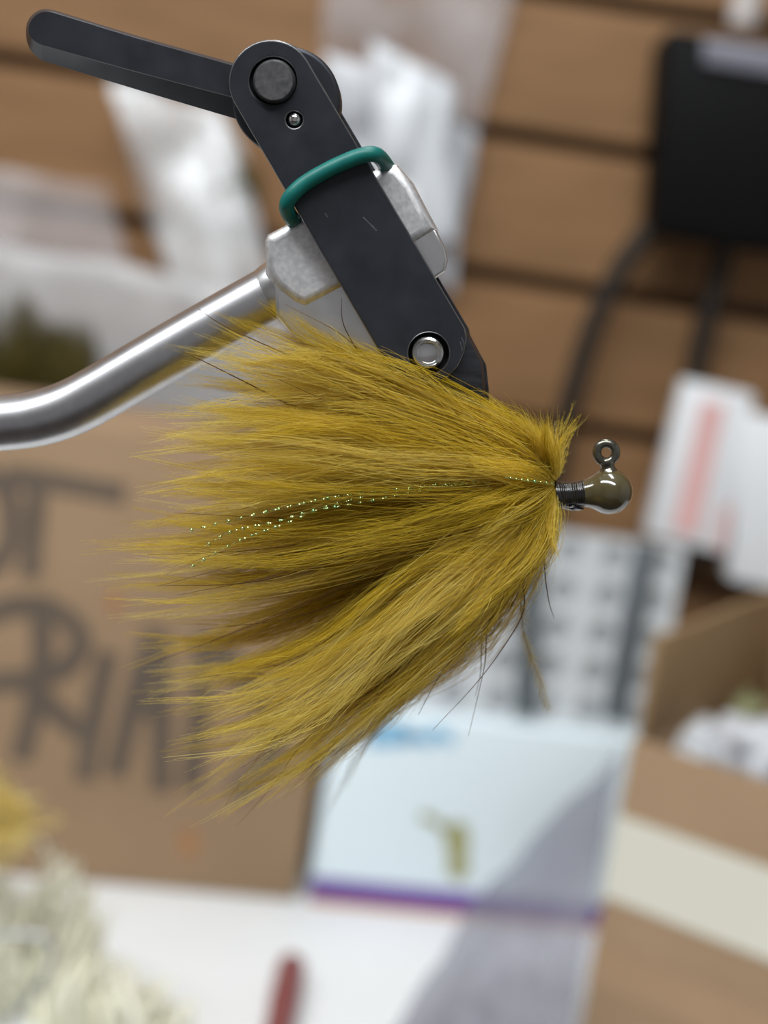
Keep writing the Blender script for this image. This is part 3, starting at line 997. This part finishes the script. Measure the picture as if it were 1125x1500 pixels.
# thread collar with wraps
pr = []
for i in range(0, 60):
    l = 37.5 + 42 * i / 59
    base = 19.6 - 3.0 * math.sin(math.pi * (i / 59)) + (2.5 * (i / 59))
    pr.append((l * PX, (base + 0.9 * abs(math.sin(i * 0.75))) * PX))
lathe('thread_collar', pr, S(893, 720, 0), axis, M['thread'], fly, 40, 60)
# the darker varnish drip below the thread
crumple('varnish_drip', S(836, 741, 0), 0.0017, 0.0010, 0.00055, M['thread'], 5.5, None, None, parent=fly, amp=0.25)
# wire eye: ring + stalk
c = [S(888 + 13.8 * math.cos(t), 663 + 13.8 * math.sin(t), 0) for t in np.linspace(0, 2 * math.pi, 48, endpoint=False)]
tube_mesh('hook_eye', c, 6.8 * PX, M['nickel'], fly, 18, closed=True)
st = [S(889, 678, 0), S(890, 684, 0), S(891, 690, 0), S(892, 700, 0)]
tube_mesh('eye_stalk', [Vector(q) for q in catmull(st, 12)], [r_ * PX for r_ in np.interp(np.linspace(0, 1, 12), [0, 0.35, 0.7, 1], [11.5, 10.0, 14, 19])], M['nickel'], fly, 22)
# hook: shank, bend and the point gripped in the jaws
hk = [(860, 722), (820, 724), (760, 726), (690, 728), (640, 724), (610, 704), (604, 672), (622, 645), (655, 628), (690, 622), (716, 632)]
tube_mesh('hook', [Vector(q) for q in catmull([S(x, y, 0) for x, y in hk], 60)], 5.0 * PX, M['nickel'], fly, 12)

# ---- marabou
G = np.array([
    [(812, 702), (764, 640), (645, 590), (530, 520), (418, 446)],
    [(812, 702), (750, 645), (620, 585), (470, 520), (310, 452)],
    [(812, 703), (745, 655), (600, 600), (430, 548), (250, 510)],
    [(812, 704), (740, 665), (580, 618), (420, 592), (250, 585)],
    [(812, 705), (735, 675), (570, 640), (380, 625), (196, 630)],
    [(812, 706), (730, 690), (560, 668), (370, 658), (185, 656)],
    [(812, 707), (730, 700), (550, 700), (350, 705), (160, 712)],
    [(812, 709), (725, 715), (540, 730), (350, 755), (168, 750)],
    [(812, 711), (720, 735), (530, 765), (340, 798), (140, 800)],
    [(812, 713), (720, 748), (530, 797), (340, 842), (140, 862)],
    [(812, 715), (725, 762), (540, 828), (360, 900), (150, 938)],
    [(812, 717), (730, 775), (550, 858), (380, 958), (170, 988)],
    [(812, 718), (740, 785), (580, 885), (410, 1000), (215, 1045)],
    [(812, 719), (750, 790), (610, 905), (440, 1045), (215, 1105)],
    [(812, 720), (758, 796), (636, 918), (480, 1065), (262, 1185)],
    [(812, 721), (766, 800), (660, 922), (525, 1050), (322, 1235)],
    [(812, 722), (778, 805), (705, 905), (595, 1010), (430, 1165)],
], float)
R_ = np.array(RIGHT); U_ = np.array(UP); F_ = np.array(_f); C_ = np.array(CAM)


def S_np(p, d):
    """Vectorised S: p (...,2) pixels, d (...) millimetres."""
    x = (p[..., 0] - W / 2) / FPX
    y = (p[..., 1] - H / 2) / FPX
    r = F_ + R_ * x[..., None] - U_ * y[..., None]
    return C_ + r * ((Y0 + d * 0.001) / r[..., 1])[..., None]


def guide(t):
    t = min(max(t, 0), len(G) - 1.001)
    i = int(t)
    return G[i] * (1 - (t - i)) + G[i + 1] * (t - i)


def plume(name, locks, seed, mat, parent=fly, hairs=60, barb=26, rad=0.000030, K=9):
    """locks: list of dict(pts (k,2) px, d0, d1 mm depth at root and tip, w px spread, tone, n hairs)."""
    rng = np.random.default_rng(seed)
    ch = []
    for lk in locks:
        n = lk.get('n', hairs)
        g = catmull([(x, y, 0) for x, y in lk['pts']], 60)[:, :2]
        s = np.linspace(0, 1, K)
        # each hair runs along the guide to its own length
        ln = 1 - rng.beta(1.0, 2.6, n) * lk.get('short', 0.42)
        st = rng.uniform(0, lk.get('start', 0.05), n)
        sp = st[:, None] + (ln - st)[:, None] * s[None]
        px = np.stack([np.interp(sp, np.linspace(0, 1, 60), g[:, 0]), np.interp(sp, np.linspace(0, 1, 60), g[:, 1])], -1)
        tg = np.gradient(px, axis=1)
        tg /= np.linalg.norm(tg, axis=2, keepdims=True) + 1e-9
        nm = np.stack([-tg[..., 1], tg[..., 0]], -1)
        wprof = (0.18 + 1.0 * np.sin(np.pi * np.clip(sp * 0.93, 0, 1)) ** 0.9) * (1 - 0.85 * sp ** 2.5)
        a = rng.normal(size=(n, 1)); b = rng.normal(size=(n, 1))
        ph = rng.uniform(0, 6.28, (n, 1)); fr = rng.uniform(3, 8, (n, 1))
        wav = np.sin(sp * fr + ph) * 3.6 * sp
        off = a * lk['w'] * wprof + wav
        px = px + nm * off[..., None]
        dp = lk['d0'] + (lk['d1'] - lk['d0']) * np.sin(np.clip(sp, 0, 1) * np.pi / 2) + b * lk['w'] * 0.089 * wprof * lk.get('dz', 1.0) + 0.15 * np.cos(sp * fr * 0.8 + ph) * sp
        p3 = S_np(px, dp)
        r = rad * lk.get('thick', 1.0) * rng.uniform(0.7, 1.25, (n, 1)) * (1 - 0.72 * s[None] ** 2)
        tone = np.clip(lk['tone'] + rng.normal(size=n) * 0.10, 0, 1)
        ch.append(hair_mesh(name, p3, r, tone, mat, rng=rng))
        nb = lk.get('barb', barb)
        if nb:
            # barbules: slim down along each barb, slanting towards its tip
            i = np.repeat(np.arange(n), nb)
            q = rng.uniform(0.08, 0.97, len(i)) * (K - 1)
            j = np.minimum(q.astype(int), K - 2)
            fr2 = (q - j)[:, None]
            p0 = p3[i, j] * (1 - fr2) + p3[i, j + 1] * fr2
            tt = p3[i, j + 1] - p3[i, j]
            tt /= np.linalg.norm(tt, axis=1, keepdims=True) + 1e-12
            rd = rng.normal(size=(len(i), 3))
            rd -= tt * (rd * tt).sum(1, keepdims=True)
            rd /= np.linalg.norm(rd, axis=1, keepdims=True) + 1e-12
            le = rng.uniform(0.0006, 0.0019, len(i)) * lk.get('blen', 1.0) * (1.15 - 0.75 * q / (K - 1))
            p1 = p0 + (tt * 0.8 + rd * 0.6) * le[:, None]
            ch.append(spikes(p0, p1, np.full(len(i), 0.000034), np.clip(tone[i] + rng.normal(size=len(i)) * 0.08 + 0.05, 0, 1), rng))
        nf = lk.get('fluff', 55)
        if nf:
            # side barbs: short curved fibres leaving the lock at an angle and bending back towards its tip
            s0 = rng.uniform(0.04, 0.88, nf) * lk.get('flen', 0.95)
            L_ = rng.uniform(28, 78, nf) * lk.get('fl', 1.0)                       # pixels
            gi = np.linspace(0, 1, 60)
            gt = np.gradient(g, axis=0)
            gt /= np.linalg.norm(gt, axis=1, keepdims=True) + 1e-9
            b0 = np.stack([np.interp(s0, gi, g[:, 0]), np.interp(s0, gi, g[:, 1])], -1)
            t0_ = np.stack([np.interp(s0, gi, gt[:, 0]), np.interp(s0, gi, gt[:, 1])], -1)
            n0 = np.stack([-t0_[:, 1], t0_[:, 0]], -1)
            side = rng.choice([-1.0, 1.0], nf)
            b0 = b0 + n0 * (rng.normal(size=nf) * lk['w'] * 0.7)[:, None]
            an = np.radians(rng.uniform(8, 30, nf)) * side
            q = np.linspace(0, 1, 6)
            al = q[None] * L_[:, None]
            # the angle closes along the fibre
            lat = np.tan(an)[:, None] * al * (1 - 0.5 * q[None])
            px = b0[:, None] + t0_[:, None] * al[..., None] + n0[:, None] * lat[..., None]
            dz = lk['d0'] + (lk['d1'] - lk['d0']) * np.sin(np.clip(s0[:, None] + al / 600, 0, 1) * np.pi / 2) + rng.normal(size=(nf, 1)) * lk['w'] * 0.07 + rng.uniform(-1.6, 0.8, (nf, 1)) * q[None]
            ft = np.clip(lk['tone'] + 0.12 + rng.normal(size=nf) * 0.12, 0, 1)
            fr_ = 0.000024 * rng.uniform(0.7, 1.3, (nf, 1)) * (1 - 0.75 * q[None] ** 1.5)
            ch.append(hair_mesh(name, S_np(px, dz), fr_, ft, mat, rng=rng))
    return raw_mesh(name, ch, mat, parent)


rnd = random.Random(11)


def jit(pts, s, grow=True):
    n = len(pts)
    return [(x + rnd.gauss(0, s) * (i / (n - 1)), y + rnd.gauss(0, s) * (i / (n - 1))) for i, (x, y) in enumerate(pts)]


def trim(pts, l):
    g = catmull([(x, y, 0) for x, y in pts], 50)[:, :2]
    k = np.linspace(0, l * 49, 5)
    return [(np.interp(q, range(50), g[:, 0]), np.interp(q, range(50), g[:, 1])) for q in k]


# fan of plumes: (fan position, depth at the tip, bundle)
def fan_plume(t0, t1, d, nl, seed, lmin=0.62, tone=0.5, w=13, n=44, dspread=2.0, short=0.42, barb=24, thick=1.0, jt=14, bw=17, fluff=60, fl=1.0):
    lk = []
    for k in range(nl):
        t = rnd.uniform(t0, t1)
        l = 1.0 - (1 - lmin) * rnd.random() ** 1.25
        pts = jit(trim(guide(t), l), jt)
        bow = rnd.gauss(0, bw)
        pts = [(x + 0.25 * bow * math.sin(math.pi * q / 4), y + bow * math.sin(math.pi * q / 4)) for q, (x, y) in enumerate(pts)]
        lk.append(dict(pts=pts, d0=rnd.uniform(-1.2, 1.2), d1=d + rnd.gauss(0, dspread), w=w * rnd.uniform(0.6, 1.3),
                       tone=min(max(rnd.gauss(tone, 0.13), 0.02), 0.98), n=n, short=short, barb=barb, thick=thick, fluff=fluff, fl=fl))
    return plume('marabou_plume', lk, seed, M['marabou'])


# rear layer
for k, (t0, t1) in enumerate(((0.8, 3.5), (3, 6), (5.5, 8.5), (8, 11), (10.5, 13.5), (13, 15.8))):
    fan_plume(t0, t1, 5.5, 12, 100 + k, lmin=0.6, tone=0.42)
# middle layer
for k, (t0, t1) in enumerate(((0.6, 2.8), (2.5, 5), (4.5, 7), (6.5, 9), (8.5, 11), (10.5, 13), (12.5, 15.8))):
    fan_plume(t0, t1, 0.5 if k not in (3, 4) else 2.5, 12, 120 + k, lmin=0.58, tone=0.45 if k not in (3, 4) else 0.36)  # valley locks toned darker: shade put into the feather colour
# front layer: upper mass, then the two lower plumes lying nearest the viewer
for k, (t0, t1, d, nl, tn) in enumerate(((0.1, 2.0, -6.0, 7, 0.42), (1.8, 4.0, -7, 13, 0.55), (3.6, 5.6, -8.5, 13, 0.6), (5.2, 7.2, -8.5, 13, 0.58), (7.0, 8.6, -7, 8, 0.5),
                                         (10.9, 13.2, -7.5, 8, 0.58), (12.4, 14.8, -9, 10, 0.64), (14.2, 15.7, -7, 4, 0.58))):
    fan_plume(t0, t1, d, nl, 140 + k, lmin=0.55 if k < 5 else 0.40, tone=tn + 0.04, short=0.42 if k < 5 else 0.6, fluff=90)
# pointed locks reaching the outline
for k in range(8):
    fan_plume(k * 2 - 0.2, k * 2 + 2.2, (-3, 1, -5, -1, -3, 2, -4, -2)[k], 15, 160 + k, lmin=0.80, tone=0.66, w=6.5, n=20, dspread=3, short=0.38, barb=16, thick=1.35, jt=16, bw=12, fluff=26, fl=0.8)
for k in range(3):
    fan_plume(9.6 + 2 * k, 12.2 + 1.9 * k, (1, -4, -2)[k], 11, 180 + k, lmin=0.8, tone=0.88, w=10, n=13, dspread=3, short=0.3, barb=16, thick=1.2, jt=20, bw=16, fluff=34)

# collar: short hackle flaring up and down round the tie-in
def collar(roots, mids, tips, nl, seed, tone, dr, w=6, n=26):
    lk = []
    for k in range(nl):
        q = rnd.random() * (len(tips) - 1)
        i = min(int(q), len(tips) - 2)
        fr = q - i
        mix = lambda L: (L[i][0] * (1 - fr) + L[i + 1][0] * fr, L[i][1] * (1 - fr) + L[i + 1][1] * fr)
        a, b, c2 = mix(roots), mix(mids), mix(tips)
        l = rnd.uniform(0.72, 1.0)
        c2 = (b[0] + (c2[0] - b[0]) * l, b[1] + (c2[1] - b[1]) * l)
        lk.append(dict(pts=jit([a, b, c2], 5), d0=rnd.uniform(-1.3, 1.3), d1=rnd.uniform(*dr), w=w * rnd.uniform(0.6, 1.3), tone=min(max(rnd.gauss(tone, 0.15), 0), 1), n=n, short=0.5, barb=16, blen=0.8, fluff=30 if n > 10 else 4, fl=0.5))
    return plume('hackle_collar', lk, seed, M['marabou'])


collar([(813, 704)] * 5, [(808, 668), (800, 655), (785, 650), (768, 655), (760, 665)],
       [(806, 622), (786, 612), (758, 606), (728, 608), (705, 622)], 26, 201, 0.55, (-8, 6))
collar([(812, 712)] * 4, [(770, 690), (765, 705), (765, 725), (775, 745)],
       [(690, 660), (650, 700), (650, 760), (700, 800)], 24, 202, 0.5, (-11, -4), w=8)
collar([(812, 722)] * 4, [(806, 765), (796, 775), (780, 780), (768, 785)],
       [(800, 826), (778, 850), (740, 862), (690, 880)], 24, 203, 0.55, (-10, 5))
# stray hackle points in front of the tie-in
collar([(814, 702)] * 3, [(824, 655), (818, 650), (812, 652)], [(854, 606), (838, 590), (818, 604)], 12, 204, 0.6, (-4, 6), w=5, n=3)
collar([(814, 716)] * 3, [(812, 770), (806, 775), (800, 780)], [(812, 830), (806, 822), (800, 818)], 6, 205, 0.6, (-5, 3), w=3, n=9)

# long bare stems below, one of them downy
stems = [
    ([(800, 740), (760, 830), (716, 887), (677, 947), (642, 993), (613, 1047)], -3, 0.25),
    ([(805, 740), (782, 800), (768, 851), (766, 897), (738, 947), (695, 1004), (633, 1070)], -5, 0.45),
    ([(800, 745), (770, 810), (745, 858), (716, 912), (711, 965), (706, 993), (686, 1079)], -2, 0.35),
    ([(800, 745), (768, 805), (735, 870), (708, 930), (704, 985), (696, 1020)], 1, 0.4),
    ([(800, 750), (775, 830), (748, 890), (722, 925), (700, 942)], 0, 0.3),
    ([(780, 770), (702, 876), (667, 915), (613, 947), (560, 986), (500, 1030)], -6, 0.3),
    ([(780, 770), (720, 880), (660, 945), (600, 985), (530, 1012), (440, 1050)], -4, 0.2),
    ([(770, 780), (690, 880), (620, 945), (545, 990), (473, 1111)], -2, 0.15),
    ([(770, 780), (690, 890), (600, 970), (500, 1040), (410, 1080)], -7, 0.6),
    ([(808, 730), (800, 780), (798, 830), (804, 880), (812, 906)], -1, 0.1),
    ([(720, 650), (640, 610), (560, 545), (500, 490), (418, 446)], -9, 0.7),
    ([(720, 650), (620, 600), (545, 540), (505, 480), (500, 436)], -8, 0.2),
    ([(700, 660), (560, 590), (420, 520), (330, 478), (290, 452)], -7, 0.6),
    ([(700, 690), (520, 640), (380, 570), (300, 530), (262, 512)], -9, 0.6),
    ([(640, 880), (520, 960), (430, 1050), (370, 1120), (320, 1195)], -6, 0.9),
    ([(660, 890), (540, 1000), (450, 1080), (400, 1150), (345, 1212)], -4, 0.9),
    ([(640, 800), (500, 780), (420, 800), (330, 806), (240, 842)], -13, 0.9),
]
rng = np.random.default_rng(77)
for k in range(22):
    t = rng.uniform(7.5, 15.8) if k < 16 else rng.uniform(0, 3)
    g4 = trim(guide(t), rng.uniform(0.75, 0.94))
    stems.append((g4[:1] + jit(g4, 18)[1:], rng.uniform(-9, -3), rng.uniform(0.15, 0.7)))
for pts, d, tn in stems:
    K = 26
    g = catmull([(x, y, 0) for x, y in pts], K)[:, :2]
    dd = np.linspace(-0.5, d, K)
    p3 = S_np(g, dd)[None]
    r = (0.000125 * (1 - 0.8 * np.linspace(0, 1, K) ** 1.5))[None]
    raw_mesh('bare_stem', [hair_mesh('bare_stem', p3, r, np.array([tn]), M['stem'], sides=5, rng=rng)], M['stem'], fly)
plume('downy_stem', [dict(pts=[(806, 735), (775, 800), (763, 865), (764, 922), (777, 965), (791, 1000), (806, 1052)], d0=0, d1=4, w=0.6, tone=0.92, n=3, short=0.05, barb=420, blen=2.1, thick=1.1, fluff=0)], 301, M['down'])
plume('downy_stem', [dict(pts=[(800, 740), (720, 850), (640, 950), (575, 1040), (520, 1110), (470, 1215)], d0=2, d1=24, w=4, tone=0.75, n=16, short=0.3, barb=30, blen=0.9, fluff=10)], 302, M['down'])

# flash strands: narrow twisted film with nubs added at the half turns to show glints
def flash(pts, d, seed, step=18.0, start=0.0):
    g = catmull([(x, y, 0) for x, y in pts], 200)[:, :2]
    ln = np.concatenate([[0], np.cumsum(np.linalg.norm(np.diff(g, axis=0), axis=1))])
    n = int(ln[-1] / 2.5)
    q = np.linspace(0, ln[-1], n)
    g = np.stack([np.interp(q, ln, g[:, 0]), np.interp(q, ln, g[:, 1])], -1)
    dd = np.interp(np.linspace(0, 1, n), np.linspace(0, 1, len(d)), d)
    p3 = S_np(g, dd)
    v, f = [], []
    up3 = np.array(UP)
    for i in range(n):
        an = math.pi * q[i] / step
        w = (up3 * math.cos(an) + np.array((0, -1, 0)) * math.sin(an)) * 0.00004
        v += [p3[i] - w, p3[i] + w]
        if i: f.append((2 * i - 2, 2 * i - 1, 2 * i + 1, 2 * i))
    me_v = [Vector(x) for x in v]
    rr = random.Random(seed)
    k = start + step * 0.5
    while k < ln[-1]:
        c = [np.interp(k, q, p3[:, a]) for a in range(3)]
        r = 0.00024 * rr.uniform(0.75, 1.35)
        b0 = len(me_v)
        for (dx, dy, dz) in ((1, 0, 0), (-1, 0, 0), (0, 1, 0), (0, -1, 0), (0, 0, 1), (0, 0, -1)):
            me_v.append(Vector((c[0] + dx * r, c[1] + dy * r, c[2] + dz * r)))
        for a, b, c2 in ((0, 2, 4), (2, 1, 4), (1, 3, 4), (3, 0, 4), (2, 0, 5), (1, 2, 5), (3, 1, 5), (0, 3, 5)):
            f.append((b0 + a, b0 + b, b0 + c2))
        k += step * rr.uniform(0.9, 1.15)
    pyd('flash_strand', me_v, f, M['flash'], fly, 180)
flash([(812, 708), (760, 704), (690, 706), (600, 714), (500, 726), (440, 738), (380, 752), (278, 777)], [-1.5, -5.5, -7.5, -8.6, -9.6, -11.5, -13, -12], 1)
flash([(812, 709), (740, 706), (650, 712), (560, 722), (480, 742), (420, 766), (350, 792), (276, 832)], [-1.5, -5.5, -7.5, -8.6, -9.6, -11.5, -13, -12], 2)
flash([(812, 709), (740, 704), (640, 714), (540, 734), (460, 748), (400, 765), (340, 778), (300, 800)], [-1.5, -5.5, -7.5, -8.4, -10, -12, -13, -12], 3, step=17)
flash([(813, 709), (790, 706), (765, 703), (740, 699)], [-3, -7, -9, -10.5], 4, step=9)

# repeats share a group
for o in SC.objects:
    n = o.name.split('.')[0]
    if o.parent is None and n in ('plastic_packet', 'clear_bag', 'white_packet_box', 'marabou_plume'):
        o['group'] = {'plastic_packet': 'plastic packets bunched on the slat wall', 'clear_bag': 'clear bags hanging at the left of the wall',
                      'white_packet_box': 'slim white boxes hanging at the right', 'marabou_plume': 'loose plumes at the lower left'}[n]
